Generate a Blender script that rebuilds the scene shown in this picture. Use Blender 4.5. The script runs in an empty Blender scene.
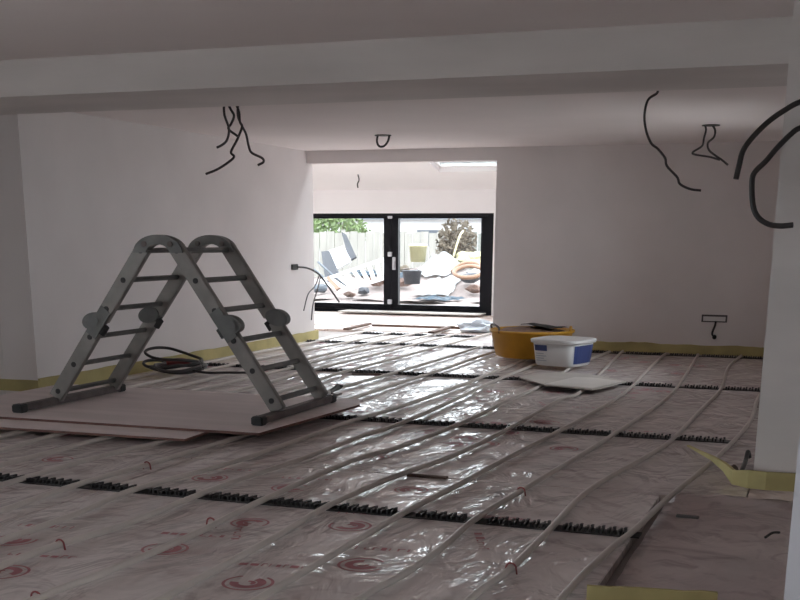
import bpy, bmesh, math, random
from mathutils import Vector, Matrix, noise

random.seed(7)
SC = bpy.context.scene
COL = SC.collection

# ------------------------------------------------------------------ camera
F_PX, PY = 1156.6, 550.0           # focal length and principal row of the (800 x 600) frame
YAW, PIT, ROLL, H = 0.348157, 0.264158, 0.004943, 1.33
cyw, syw, cp, sp = math.cos(YAW), math.sin(YAW), math.cos(PIT), math.sin(PIT)
FWD = Vector((-syw * cp, cyw * cp, -sp))
RT0 = Vector((cyw, syw, 0))
UP0 = RT0.cross(FWD)
RT = RT0 * math.cos(ROLL) + UP0 * math.sin(ROLL)
UP = UP0 * math.cos(ROLL) - RT0 * math.sin(ROLL)
CAM = Vector((0, 0, H))
cd = bpy.data.cameras.new('camera')
cam = bpy.data.objects.new('camera', cd)
COL.objects.link(cam)
cd.sensor_fit = 'HORIZONTAL'
cd.sensor_width = 36.0
cd.lens = F_PX / 800 * 36
cd.shift_y = (PY - 300) / 800
cd.clip_start, cd.clip_end = 0.05, 500
m = Matrix((RT, UP, -FWD)).transposed().to_4x4()
m.translation = CAM
cam.matrix_world = m
SC.camera = cam

# ------------------------------------------------------------------ world (bright overcast sky) and exposure
w = bpy.data.worlds.new('sky')
SC.world = w
w.use_nodes = True
bg = w.node_tree.nodes['Background']
bg.inputs[0].default_value = (0.90, 0.95, 1.03, 1)
bg.inputs[1].default_value = 1.0
SC.view_settings.view_transform = 'Standard'
SC.view_settings.look = 'None'
SC.view_settings.gamma = 1
SC.view_settings.use_curve_mapping = False
SC.view_settings.exposure = 3.25
SC.cycles.max_bounces = 12
SC.cycles.diffuse_bounces = 8
SC.cycles.transparent_max_bounces = 16


def portal(name, loc, rot, sx, sy):
    """Marks an opening to the sky for the sampler; gives off no light of its own."""
    ld = bpy.data.lights.new(name, 'AREA')
    ld.shape = 'RECTANGLE'
    ld.size, ld.size_y = sx, sy
    ld.cycles.is_portal = True
    o = bpy.data.objects.new(name, ld)
    o.location = loc
    o.rotation_euler = rot
    COL.objects.link(o)


# ------------------------------------------------------------------ photo pixel -> place (on a floor height or a wall plane)
def ray(x, y):
    return RT * ((x - 400) / F_PX) + UP * (-(y - PY) / F_PX) + FWD


def onZ(x, y, z=0.0):
    d = ray(x, y)
    return CAM + d * ((z - H) / d.z)


def onY(x, y, Y):
    d = ray(x, y)
    return CAM + d * (Y / d.y)


def onX(x, y, X):
    d = ray(x, y)
    return CAM + d * (X / d.x)


# ------------------------------------------------------------------ materials
def mat(name, col, rough=0.6, metal=0.0, var=0.0, scale=8.0, bump=0.0, bscale=30.0, spec=0.5,
        col2=None, coat=0.0, coat_rough=0.1, stretch=(1, 1, 1), detail=4.0):
    ma = bpy.data.materials.new(name)
    ma.use_nodes = True
    nt = ma.node_tree
    b = nt.nodes['Principled BSDF']
    b.inputs['Roughness'].default_value = rough
    b.inputs['Metallic'].default_value = metal
    b.inputs['Specular IOR Level'].default_value = spec
    b.inputs['Coat Weight'].default_value = coat
    b.inputs['Coat Roughness'].default_value = coat_rough
    tc = nt.nodes.new('ShaderNodeTexCoord')
    mp = nt.nodes.new('ShaderNodeMapping')
    mp.inputs['Scale'].default_value = stretch
    nt.links.new(tc.outputs['Object'], mp.inputs[0])
    c1 = (*col, 1)
    c2 = (*(col2 if col2 else [max(0, c * (1 - var)) for c in col]), 1)
    nz = nt.nodes.new('ShaderNodeTexNoise')
    nz.inputs['Scale'].default_value = scale
    nz.inputs['Detail'].default_value = detail
    nt.links.new(mp.outputs[0], nz.inputs['Vector'])
    rp = nt.nodes.new('ShaderNodeValToRGB')
    rp.color_ramp.elements[0].position = 0.35
    rp.color_ramp.elements[1].position = 0.68
    rp.color_ramp.elements[0].color = c1
    rp.color_ramp.elements[1].color = c2
    nt.links.new(nz.outputs[0], rp.inputs[0])
    nt.links.new(rp.outputs[0], b.inputs['Base Color'])
    if bump:
        n2 = nt.nodes.new('ShaderNodeTexNoise')
        n2.inputs['Scale'].default_value = bscale
        n2.inputs['Detail'].default_value = 5
        nt.links.new(mp.outputs[0], n2.inputs['Vector'])
        bp = nt.nodes.new('ShaderNodeBump')
        bp.inputs['Strength'].default_value = bump
        bp.inputs['Distance'].default_value = 0.02
        nt.links.new(n2.outputs[0], bp.inputs['Height'])
        nt.links.new(bp.outputs[0], b.inputs['Normal'])
        nt.links.new(bp.outputs[0], b.inputs['Coat Normal'])
    return ma


def film_mat(name, col, col2, col3, coat=0.7, wr=1.0):
    """foil-faced insulation under a wrinkled clear film: mottled base, glossy crumpled coat"""
    ma = mat(name, col, 0.6, 0, 0, 1.6, 0, 1, 0.3, col2=col2, coat=coat, coat_rough=0.09, detail=6)
    nt = ma.node_tree
    b = nt.nodes['Principled BSDF']
    tc = nt.nodes['Texture Coordinate']
    # scuffs and smears with their own shape
    n3 = nt.nodes.new('ShaderNodeTexNoise')
    n3.inputs['Scale'].default_value = 3.4
    n3.inputs['Detail'].default_value = 8
    n3.inputs['Distortion'].default_value = 2.2
    nt.links.new(tc.outputs['Object'], n3.inputs['Vector'])
    r3 = nt.nodes.new('ShaderNodeValToRGB')
    r3.color_ramp.elements[0].position = 0.52
    r3.color_ramp.elements[1].position = 0.66
    nt.links.new(n3.outputs[0], r3.inputs[0])
    mx = nt.nodes.new('ShaderNodeMix')
    mx.data_type = 'RGBA'
    src = b.inputs['Base Color'].links[0].from_socket
    nt.links.new(r3.outputs[0], mx.inputs['Factor'])
    nt.links.new(src, mx.inputs['A'])
    mx.inputs['B'].default_value = (*col3, 1)
    nt.links.new(mx.outputs['Result'], b.inputs['Base Color'])
    # wrinkles
    mp = nt.nodes.new('ShaderNodeMapping')
    mp.inputs['Scale'].default_value = (1.0, 0.5, 1)
    nt.links.new(tc.outputs['Object'], mp.inputs[0])
    a = nt.nodes.new('ShaderNodeTexNoise')
    a.inputs['Scale'].default_value = 4.0
    a.inputs['Detail'].default_value = 3
    a.inputs['Roughness'].default_value = 0.5
    a.inputs['Distortion'].default_value = 1.5
    nt.links.new(mp.outputs[0], a.inputs['Vector'])
    pm = nt.nodes.new('ShaderNodeTexNoise')          # where the film is ruckled and where it lies flat
    pm.inputs['Scale'].default_value = 2.3
    pm.inputs['Detail'].default_value = 2
    nt.links.new(tc.outputs['Object'], pm.inputs['Vector'])
    pr = nt.nodes.new('ShaderNodeMapRange')
    pr.inputs['From Min'].default_value = 0.42
    pr.inputs['From Max'].default_value = 0.62
    pr.inputs['To Min'].default_value = 0.25
    pr.inputs['To Max'].default_value = 1.0
    nt.links.new(pm.outputs[0], pr.inputs['Value'])
    bp = nt.nodes.new('ShaderNodeBump')
    bp.inputs['Distance'].default_value = 0.10 * wr
    nt.links.new(pr.outputs['Result'], bp.inputs['Strength'])
    nt.links.new(a.outputs[0], bp.inputs['Height'])
    nt.links.new(bp.outputs[0], b.inputs['Coat Normal'])
    b2 = nt.nodes.new('ShaderNodeBump')
    b2.inputs['Strength'].default_value = 0.3
    b2.inputs['Distance'].default_value = 0.02 * wr
    nt.links.new(a.outputs[0], b2.inputs['Height'])
    nt.links.new(b2.outputs[0], b.inputs['Normal'])
    return ma


def glass_mat(name):
    ma = bpy.data.materials.new(name)
    ma.use_nodes = True
    nt = ma.node_tree
    nt.nodes.remove(nt.nodes['Principled BSDF'])
    tr = nt.nodes.new('ShaderNodeBsdfTransparent')
    tr.inputs[0].default_value = (0.95, 0.97, 0.96, 1)
    gl = nt.nodes.new('ShaderNodeBsdfGlossy')
    gl.inputs['Roughness'].default_value = 0.02
    fr = nt.nodes.new('ShaderNodeFresnel')
    fr.inputs[0].default_value = 1.35
    mx = nt.nodes.new('ShaderNodeMixShader')
    nt.links.new(fr.outputs[0], mx.inputs[0])
    nt.links.new(tr.outputs[0], mx.inputs[1])
    nt.links.new(gl.outputs[0], mx.inputs[2])
    nt.links.new(mx.outputs[0], nt.nodes['Material Output'].inputs[0])
    return ma


M = dict(
    plaster=mat('plaster', (0.76, 0.715, 0.705), 0.8, var=0.07, scale=1.3, bump=0.06, bscale=14, spec=0.2),
    plaster_front=mat('plaster_front', (0.74, 0.70, 0.68), 0.8, var=0.15, scale=1.2, stretch=(0.5, 1, 2.2), detail=6, bump=0.06, bscale=12, spec=0.2),
    ceiling=mat('ceiling', (0.86, 0.80, 0.785), 0.8, var=0.05, scale=0.9, bump=0.05, bscale=9, spec=0.2),
    paint_white=mat('paint_white', (0.80, 0.79, 0.79), 0.6, var=0.03, scale=2, spec=0.3),
    lining=mat('lining', (0.62, 0.62, 0.66), 0.5, var=0.03, scale=2, spec=0.3),
    concrete=mat('concrete', (0.33, 0.29, 0.27), 0.9, var=0.3, scale=3, bump=0.2),
    film=film_mat('film', (0.70, 0.63, 0.61), (0.61, 0.54, 0.525), (0.51, 0.43, 0.42), 0.68, 0.88),
    sheet=film_mat('sheet', (0.86, 0.765, 0.74), (0.77, 0.665, 0.65), (0.64, 0.53, 0.525), 0.3, 0.8),
    print=mat('print', (0.46, 0.19, 0.21), 0.6, var=0.3, scale=14, spec=0.3),
    pipe=mat('pipe', (0.56, 0.505, 0.465), 0.42, var=0.10, scale=5, spec=0.4),
    rail=mat('rail', (0.022, 0.02, 0.021), 0.5, var=0.3, scale=9),
    red=mat('red', (0.24, 0.045, 0.045), 0.45, var=0.1, scale=9),
    foam=mat('foam', (0.50, 0.43, 0.19), 0.75, var=0.25, scale=3.5, bump=0.1),
    ply=mat('ply', (0.70, 0.605, 0.59), 0.6, scale=2.2, col2=(0.60, 0.515, 0.50), stretch=(0.5, 3, 1), bump=0.05),
    ply_edge=mat('ply_edge', (0.15, 0.065, 0.05), 0.7, var=0.3, scale=10),
    plank=mat('plank', (0.66, 0.55, 0.50), 0.5, scale=2.0, col2=(0.54, 0.42, 0.37), stretch=(0.4, 3, 1), spec=0.4),
    alu=mat('alu', (0.25, 0.232, 0.218), 0.5, 0.4, var=0.25, scale=6, bump=0.04),
    alu_dark=mat('alu_dark', (0.15, 0.148, 0.142), 0.5, 0.4, var=0.3, scale=8),
    steel=mat('steel', (0.14, 0.112, 0.105), 0.6, 0.3, var=0.4, scale=9),
    rubber=mat('rubber', (0.018, 0.017, 0.017), 0.6, var=0.2),
    cable=mat('cable', (0.034, 0.029, 0.029), 0.5, var=0.2),
    cable_grey=mat('cable_grey', (0.075, 0.068, 0.068), 0.5, var=0.2),
    frame=mat('frame', (0.006, 0.0065, 0.010), 0.45, 0.0, var=0.1, spec=0.15),
    handle=mat('handle', (0.55, 0.56, 0.58), 0.35, 0.7, var=0.1),
    glass=glass_mat('glass'),
    yellow=mat('yellow', (0.66, 0.34, 0.035), 0.45, var=0.2, scale=4, spec=0.4),
    dust=mat('dust', (0.28, 0.17, 0.12), 0.9, var=0.4, scale=12, bump=0.4),
    tub=mat('tub', (0.72, 0.71, 0.70), 0.4, var=0.06, scale=5, spec=0.4),
    blue=mat('blue', (0.05, 0.075, 0.22), 0.4, var=0.15),
    greyprint=mat('greyprint', (0.45, 0.47, 0.52), 0.5, var=0.1),
    board=mat('board', (0.52, 0.48, 0.44), 0.75, var=0.14, scale=3),
    board_pale=mat('board_pale', (0.66, 0.62, 0.58), 0.7, var=0.08, scale=4),
    wood_dark=mat('wood_dark', (0.13, 0.08, 0.06), 0.8, var=0.3, scale=9),
    bag=mat('bag', (0.62, 0.67, 0.72), 0.3, var=0.15, scale=8, spec=0.5),
    # outside
    ground=mat('ground', (0.2, 0.16, 0.148), 0.95, var=0.35, scale=1.2, bump=0.3),
    paving=mat('paving', (0.55, 0.54, 0.52), 0.9, var=0.1, scale=1),
    fence=mat('fence', (0.21, 0.2, 0.178), 0.85, var=0.2, scale=2, stretch=(3, 3, .4)),
    fence_grey=mat('fence_grey', (0.15, 0.155, 0.14), 0.85, var=0.2, scale=2, stretch=(3, 3, .4)),
    leaf=mat('leaf', (0.085, 0.13, 0.035), 0.7, var=0.4, scale=5),
    shrub=mat('shrub', (0.075, 0.056, 0.035), 0.8, var=0.4, scale=5),
    white=mat('white', (0.45, 0.45, 0.45), 0.6, var=0.08, scale=3),
    slate=mat('slate', (0.06, 0.07, 0.085), 0.7, var=0.2, scale=4),
    dark_board=mat('dark_board', (0.03, 0.032, 0.04), 0.7, var=0.3, scale=5),
    blue_tarp=mat('blue_tarp', (0.025, 0.06, 0.095), 0.45, var=0.35, scale=4),
    orange=mat('orange', (0.17, 0.085, 0.045), 0.5, var=0.2),
    brick=mat('brick', (0.1, 0.055, 0.04), 0.9, var=0.25, scale=6),
    cream=mat('cream', (0.32, 0.29, 0.16), 0.6, var=0.1),
    grey_plastic=mat('grey_plastic', (0.03, 0.032, 0.04), 0.5, var=0.2),
)


# ------------------------------------------------------------------ mesh helpers
def link(name, me, parent=None):
    o = bpy.data.objects.new(name, me)
    COL.objects.link(o)
    if parent is not None:
        o.parent = parent
    return o


def to_obj(name, bm, ma, parent=None, smooth=False):
    me = bpy.data.meshes.new(name)
    bmesh.ops.recalc_face_normals(bm, faces=bm.faces)
    bm.to_mesh(me)
    bm.free()
    if smooth:
        for p in me.polygons:
            p.use_smooth = True
    for x in (ma if isinstance(ma, (list, tuple)) else [ma]):
        me.materials.append(M[x])
    return link(name, me, parent)


def tag(o, label, cat=None, group=None, kind=None):
    o['label'] = label
    if cat:
        o['category'] = cat
    if group:
        o['group'] = group
    if kind:
        o['kind'] = kind
    return o


def empty(name, loc=(0, 0, 0)):
    o = bpy.data.objects.new(name, None)
    o.location = loc
    o.empty_display_size = 0.1
    COL.objects.link(o)
    return o


def add_box(bm, lo, hi, mi=0):
    x0, y0, z0 = lo
    x1, y1, z1 = hi
    v = [bm.verts.new(p) for p in ((x0, y0, z0), (x1, y0, z0), (x1, y1, z0), (x0, y1, z0),
                                   (x0, y0, z1), (x1, y0, z1), (x1, y1, z1), (x0, y1, z1))]
    for q in ((0, 3, 2, 1), (4, 5, 6, 7), (0, 1, 5, 4), (1, 2, 6, 5), (2, 3, 7, 6), (3, 0, 4, 7)):
        bm.faces.new([v[i] for i in q]).material_index = mi
    return v


def box(name, lo, hi, ma, parent=None, bevel=0.0):
    bm = bmesh.new()
    add_box(bm, lo, hi)
    if bevel:
        bmesh.ops.bevel(bm, geom=bm.edges[:], offset=bevel, segments=2, affect='EDGES')
    return to_obj(name, bm, ma, parent)


def boxes(name, lst, ma, parent=None):
    bm = bmesh.new()
    for lo, hi in lst:
        add_box(bm, lo, hi)
    return to_obj(name, bm, ma, parent)


def add_bar(bm, a, b, wdt, hgt, side):
    """a box between two points; `side` fixes the width direction"""
    a, b = Vector(a), Vector(b)
    d = (b - a).normalized()
    s = (Vector(side) - d * Vector(side).dot(d)).normalized()
    u = d.cross(s)
    c = []
    for p in (a, b):
        for i, j in ((-1, -1), (1, -1), (1, 1), (-1, 1)):
            c.append(bm.verts.new(p + s * (i * wdt / 2) + u * (j * hgt / 2)))
    for q in ((0, 1, 2, 3), (7, 6, 5, 4), (0, 4, 5, 1), (1, 5, 6, 2), (2, 6, 7, 3), (3, 7, 4, 0)):
        bm.faces.new([c[i] for i in q])


def bar(name, a, b, wdt, hgt, side, ma, parent=None, bevel=0.0):
    bm = bmesh.new()
    add_bar(bm, a, b, wdt, hgt, side)
    if bevel:
        bmesh.ops.bevel(bm, geom=bm.edges[:], offset=bevel, segments=2, affect='EDGES')
    return to_obj(name, bm, ma, parent)


def smooth_path(pts, n):
    """Catmull-Rom through the points, n samples to each span"""
    pts = [Vector(p) for p in pts]
    q = [pts[0] * 2 - pts[1]] + pts + [pts[-1] * 2 - pts[-2]]
    out = []
    for i in range(1, len(q) - 2):
        for k in range(n):
            t = k / n
            p0, p1, p2, p3 = q[i - 1:i + 3]
            out.append(0.5 * ((2 * p1) + (p2 - p0) * t + (2 * p0 - 5 * p1 + 4 * p2 - p3) * t * t
                              + (3 * p1 - p0 - 3 * p2 + p3) * t ** 3))
    out.append(pts[-1])
    return out


def add_tube(bm, path, r, seg=8, caps=True):
    rings = []
    u = None
    for i, p in enumerate(path):
        d = (path[min(i + 1, len(path) - 1)] - path[max(i - 1, 0)])
        d = d.normalized() if d.length > 1e-9 else Vector((0, 0, 1))
        if u is None:
            u = d.orthogonal().normalized()
        u = (u - d * u.dot(d))
        u = u.normalized() if u.length > 1e-6 else d.orthogonal().normalized()
        v = d.cross(u)
        rr = r[i] if isinstance(r, (list, tuple)) else r
        rings.append([bm.verts.new(p + (u * math.cos(2 * math.pi * k / seg) + v * math.sin(2 * math.pi * k / seg)) * rr)
                      for k in range(seg)])
    for a, b in zip(rings, rings[1:]):
        for k in range(seg):
            bm.faces.new((a[k], a[(k + 1) % seg], b[(k + 1) % seg], b[k]))
    if caps:
        bm.faces.new(rings[0][::-1])
        bm.faces.new(rings[-1])


def tube(name, pts, r, ma, parent=None, n=6, seg=8):
    bm = bmesh.new()
    add_tube(bm, smooth_path(pts, n), r, seg)
    return to_obj(name, bm, ma, parent, True)


def add_disc(bm, c, axis, r, t, seg=20, r2=None):
    """a short cylinder (or a cone frustum) centred on c"""
    c, axis = Vector(c), Vector(axis).normalized()
    u = axis.orthogonal().normalized()
    v = axis.cross(u)
    r2 = r if r2 is None else r2
    A = [bm.verts.new(c - axis * t / 2 + (u * math.cos(2 * math.pi * k / seg) + v * math.sin(2 * math.pi * k / seg)) * r) for k in range(seg)]
    B = [bm.verts.new(c + axis * t / 2 + (u * math.cos(2 * math.pi * k / seg) + v * math.sin(2 * math.pi * k / seg)) * r2) for k in range(seg)]
    for k in range(seg):
        bm.faces.new((A[k], A[(k + 1) % seg], B[(k + 1) % seg], B[k]))
    bm.faces.new(A[::-1])
    bm.faces.new(B)


def slab(name, pts, thick, mats, parent=None):
    """flat board: outline (counter-clockwise, top face) extruded downwards; 2nd material on the edges"""
    bm = bmesh.new()
    top = [bm.verts.new(p) for p in pts]
    bot = [bm.verts.new(Vector(p) - Vector((0, 0, thick))) for p in pts]
    bm.faces.new(top)
    bm.faces.new(bot[::-1])
    n = len(pts)
    for i in range(n):
        f = bm.faces.new((top[i], bot[i], bot[(i + 1) % n], top[(i + 1) % n]))
        if isinstance(mats, (list, tuple)) and len(mats) > 1:
            f.material_index = 1
    return to_obj(name, bm, mats, parent)


def plate(name, pts, thick, ma, parent=None):
    """a thick flat panel with any outline, extruded away from the viewer's side along its own normal"""
    pts = [Vector(p) for p in pts]
    nrm = (pts[1] - pts[0]).cross(pts[-1] - pts[0]).normalized() * thick
    bm = bmesh.new()
    a = [bm.verts.new(p) for p in pts]
    b = [bm.verts.new(p + nrm) for p in pts]
    bm.faces.new(a)
    bm.faces.new(b[::-1])
    n = len(pts)
    for i in range(n):
        bm.faces.new((a[i], b[i], b[(i + 1) % n], a[(i + 1) % n]))
    return to_obj(name, bm, ma, parent)


def lump(name, c, rad, ma, parent=None, sub=3, amp=0.3, fr=1.5, seed=0.0, flat=None):
    """crumpled lump; flat = height below which it is cut flat so that it sits on the ground"""
    bm = bmesh.new()
    bmesh.ops.create_icosphere(bm, subdivisions=sub, radius=1)
    for v in bm.verts:
        k = 1 + amp * noise.fractal(v.co * fr + Vector((seed, seed * 1.7, 3)), 1.0, 2.0, 4)
        v.co = Vector((v.co.x * rad[0] * k, v.co.y * rad[1] * k, v.co.z * rad[2] * k)) + Vector(c)
        if flat is not None:
            v.co.z = max(v.co.z, flat)
    return to_obj(name, bm, ma, parent, False)


# ================================================================== THE ROOM
XL, XR = -6.47, -0.32               # left wall, right-hand pillar face
YN, YC, YB, YB2 = 8.487, 6.78, 14.25, 14.43   # left nib, pillar front, back wall front and rear
ZC, ZF, ZS, ZL = 2.385, 2.545, 2.298, 2.235   # back ceiling, front ceiling, beam soffit, lintel
XO = -3.95                          # right jamb of the opening
YD = 20.0                           # bifold doors
DX0, DXM, DX1, DZ0, DZ1 = -13.12, -7.44, -5.545, 0.03, 1.735

fl = boxes('floor', [((-10.6, -4.2, -0.25), (4.2, YB2, -0.05)), ((-13.9, YB2, -0.25), (-2.7, 20.25, -0.03))], 'concrete')
tag(fl, 'concrete floor slab under the insulation boards and heating pipes', 'floor', kind='structure')

w_ = box('wall_left', (XL - 0.35, YN, -0.05), (XL, YB2, ZC + 0.25), 'plaster')
tag(w_, 'plastered left wall running back from the dark nib to the garden opening', 'wall', kind='structure')
w_ = box('wall_nib', (-9.6, YN, -0.05), (XL - 0.352, YN + 0.3, ZC + 0.25), 'plaster_front')
tag(w_, 'dark plastered wall return at the far left of the room', 'wall', kind='structure')
w_ = boxes('wall_back', [((XO, YB, -0.05), (XR + 0.3, YB2, ZC + 0.25)), ((XL, YB, ZL), (XO, YB2, 3.6)),
                         ((XO, YB, ZC + 0.25), (XR + 0.3, YB2, 3.6)), ((-13.9, YB, -0.05), (XL - 0.352, YB2, 3.6)),
                         ((XL - 0.352, YB, ZC + 0.26), (XL, YB2, 3.6))], 'plaster')
tag(w_, 'plastered back wall with lintel over the wide garden opening', 'wall', kind='structure')
RY0, RY1, RZ0, RZ1 = 10.2, 12.3, 0.9, 2.1
w_ = boxes('wall_right', [((XR, YC, -0.05), (4.0, YC + 0.6, 2.8)), ((XR, YC + 0.6, -0.05), (XR + 0.3, RY0, 2.6)), ((XR, RY1, -0.05), (XR + 0.3, YB, 2.6)),
                          ((XR, RY0, -0.05), (XR + 0.3, RY1, RZ0)), ((XR, RY0, RZ1), (XR + 0.3, RY1, 2.6))], 'plaster_front')
tag(w_, 'plastered pillar end of the right wall with yellow foam at its foot', 'wall', kind='structure')
fw = empty('window_9', (XR + .2, (RY0 + RY1) / 2, RZ0))  # unseen side window, added to bring daylight into the back room
tag(fw, 'side window added in the right wall for daylight, hidden behind the pillar', 'window', kind='structure')
hw, hh = (RY1 - RY0) / 2, RZ1 - RZ0
boxes('window_frame', [((-.04, -hw, 0), (.04, hw, .06)), ((-.04, -hw, hh - .06), (.04, hw, hh)), ((-.04, -hw, .06), (.04, -hw + .06, hh - .06)),
                       ((-.04, hw - .06, .06), (.04, hw, hh - .06)), ((-.04, -.04, .06), (.04, .04, hh - .06))], 'paint_white', fw)
box('pane', (-.005, -hw + .06, .06), (.005, -.04, hh - .06), 'glass', fw)
box('pane', (-.005, .04, .06), (.005, hw - .06, hh - .06), 'glass', fw)
portal('added_window_portal', (XR + .4, (RY0 + RY1) / 2, (RZ0 + RZ1) / 2), (math.radians(90), 0, math.radians(90)), RY1 - RY0, hh)
pn = onZ(775, 690)
w_ = box('wall_near', (pn.x, pn.y, -0.05), (pn.x + 0.5, pn.y + 0.3, 2.54), 'lining')
tag(w_, 'pale bluish wall edge close by at the right border', 'wall', kind='structure')
# front room shell round the viewer, with unseen side windows added to light it
WY0, WZ0, WZ1 = -3.6, 0.45, 2.3
for n_, (nm, x0, x1, lab) in enumerate((('wall_front_left', -9.9, -9.6, 'left wall of the front room with an added window, out of view'),
                                        ('wall_front_right', 4.0, 4.3, 'right wall of the front room with an added window, out of view'))):
    ye = (YN if n_ == 0 else YC) + .3
    WY1 = 3.9 if n_ == 0 else 0.8
    w_ = boxes(nm, [((x0, -4.0, -0.05), (x1, WY0, 2.8)), ((x0, WY1, -0.05), (x1, ye, 2.8)), ((x0, WY0, -0.05), (x1, WY1, WZ0)), ((x0, WY0, WZ1), (x1, WY1, 2.8))], 'plaster_front')
    tag(w_, lab, 'wall', kind='structure')
    fw = empty('window_%d' % (n_ + 1), ((x0 + x1) / 2, (WY0 + WY1) / 2, WZ0))
    tag(fw, ['added front room window in the left wall, out of view', 'added front room window in the right wall, out of view'][n_], 'window', kind='structure')
    hw, hh = (WY1 - WY0) / 2, WZ1 - WZ0
    boxes('window_frame', [((-.04, -hw, 0), (.04, hw, .07)), ((-.04, -hw, hh - .07), (.04, hw, hh)), ((-.04, -hw, .07), (.04, -hw + .07, hh - .07)),
                           ((-.04, hw - .07, .07), (.04, hw, hh - .07)), ((-.04, -.04, .07), (.04, .04, hh - .07))], 'paint_white', fw)
    box('pane', (-.005, -hw + .07, .07), (.005, -.04, hh - .07), 'glass', fw)
    box('pane', (-.005, .04, .07), (.005, hw - .07, hh - .07), 'glass', fw)
    portal('added_front_portal', (x0 - .1 if n_ == 0 else x1 + .1, (WY0 + WY1) / 2, (WZ0 + WZ1) / 2), (math.radians(90), 0, math.radians(-90 if n_ == 0 else 90)), WY1 - WY0, hh)
w_ = box('wall_behind', (-9.9, -4.3, -0.05), (4.3, -4.0, 2.8), 'plaster_front')
tag(w_, 'plain wall of the front room behind the viewer', 'wall', kind='structure')

# beam with its soffit between front and back room
bmf = box('trim_beam', (-9.6, 7.43, ZS), (4.0, YN - 0.002, 2.8), 'plaster_front')
tag(bmf, 'boxed plastered beam crossing the ceiling between the two rooms', 'beam', kind='structure')
c_ = box('ceiling_front', (-9.9, -4.3, ZF), (4.3, 7.428, ZF + 0.2), 'ceiling')
tag(c_, 'plastered ceiling of the front room above the viewer', 'ceiling', kind='structure')
c_ = box('ceiling', (XL + 0.002, YN, ZC), (XR - 0.002, YB - 0.002, ZC + 0.2), 'ceiling')
tag(c_, 'plastered ceiling of the back room between beam and lintel', 'ceiling', kind='structure')

# ------------------------------------------------------------------ extension
ZE = 2.13          # where the sloping ceiling meets the door wall
SL = 0.24
XE0, XE1 = -13.6, -3.0
w_ = boxes('wall_extension_end', [((DX1, YD - .1, -0.05), (XE1, YD + 0.2, 2.4)), ((XE0, YD - .1, -0.05), (DX0, YD + 0.2, 2.4)),
                                  ((DX0, YD - .1, DZ1), (DX1, YD + 0.2, 2.4))], 'paint_white')
tag(w_, 'white wall above and beside the dark glazed doors', 'wall', kind='structure')
w_ = box('wall_extension_left', (XE0 - 0.3, YB2, -0.05), (XE0, YD + 0.2, 3.9), 'paint_white')
tag(w_, 'left wall of the extension, hidden behind the left wall', 'wall', kind='structure')
w_ = box('wall_extension_right', (XE1, YB2, -0.05), (XE1 + 0.3, YD + 0.2, 3.9), 'paint_white')
tag(w_, 'right wall of the extension, hidden behind the back wall', 'wall', kind='structure')


def ez(y):
    return ZE + (YD - .1 - y) * SL


def on_roof(x, y):
    d = ray(x, y)
    k = (ZE + (YD - .1) * SL - H) / (d.z + d.y * SL)
    return CAM + d * k


k1_, k2_ = on_roof(439, 172), on_roof(427, 163.5)
SKY1 = (k1_.x, k1_.x + 1.55, k2_.y - .7, k1_.y)
# sloping ceiling as strips round the rooflights
lights = [SKY1, (-10.1, -8.5, 15.0, 18.2), (-13.2, -10.4, 15.0, 18.6), (-6.72, -5.55, 15.0, 17.3), (-8.3, -6.9, 15.0, 18.2), (-5.3, -3.3, 15.0, 18.2)]  # all but the first are unseen, added for more daylight inside
ys = sorted({YB2, YD + .1} | {v for l in lights for v in l[2:]})
bm = bmesh.new()
for ya, yb in zip(ys, ys[1:]):
    holes = sorted((l[0], l[1]) for l in lights if l[2] <= ya + 1e-6 and l[3] >= yb - 1e-6)
    x = XE0
    for h0, h1 in holes + [(XE1, XE1)]:
        if h0 > x + 1e-6:
            add_box(bm, (x, ya, 0), (h0, yb, 0.09))
        x = h1
for v in bm.verts:
    v.co.z += ez(v.co.y)
c_ = to_obj('ceiling_extension', bm, 'paint_white')
tag(c_, 'white sloping ceiling of the extension with a bright rooflight', 'ceiling', kind='structure')
for i, (x0, x1, y0, y1) in enumerate(lights):
    o = empty('window_%d' % (i + 3), ((x0 + x1) / 2, (y0 + y1) / 2, ez((y0 + y1) / 2) + .09))
    a = -math.atan(SL)
    o.rotation_euler = (a, 0, 0)
    hx, hy = (x1 - x0) / 2, (y1 - y0) / 2 / math.cos(a)
    boxes('window_frame', [((-hx, -hy, -.02), (hx, -hy + .05, .06)), ((-hx, hy - .05, -.02), (hx, hy, .06)),
                           ((-hx, -hy + .05, -.02), (-hx + .05, hy - .05, .06)), ((hx - .05, -hy + .05, -.02), (hx, hy - .05, .06))], 'paint_white', o)
    box('pane', (-hx + .05, -hy + .05, .0), (hx - .05, hy - .05, .012), 'glass', o)
    tag(o, ['bright rooflight in the sloping ceiling beyond the lintel', 'added rooflight hidden above the left part of the opening', 'added wide rooflight hidden far left beyond the left wall',
            'added rooflight hidden behind the lintel, nearest the seen rooflight', 'added rooflight hidden behind the lintel in the middle of the roof',
            'added rooflight hidden behind the back wall at the right'][i], 'rooflight', kind='structure')
    portal('rooflight_portal', ((x0 + x1) / 2, (y0 + y1) / 2, ez((y0 + y1) / 2) + .22), (a, 0, 0), x1 - x0, y1 - y0)

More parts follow.
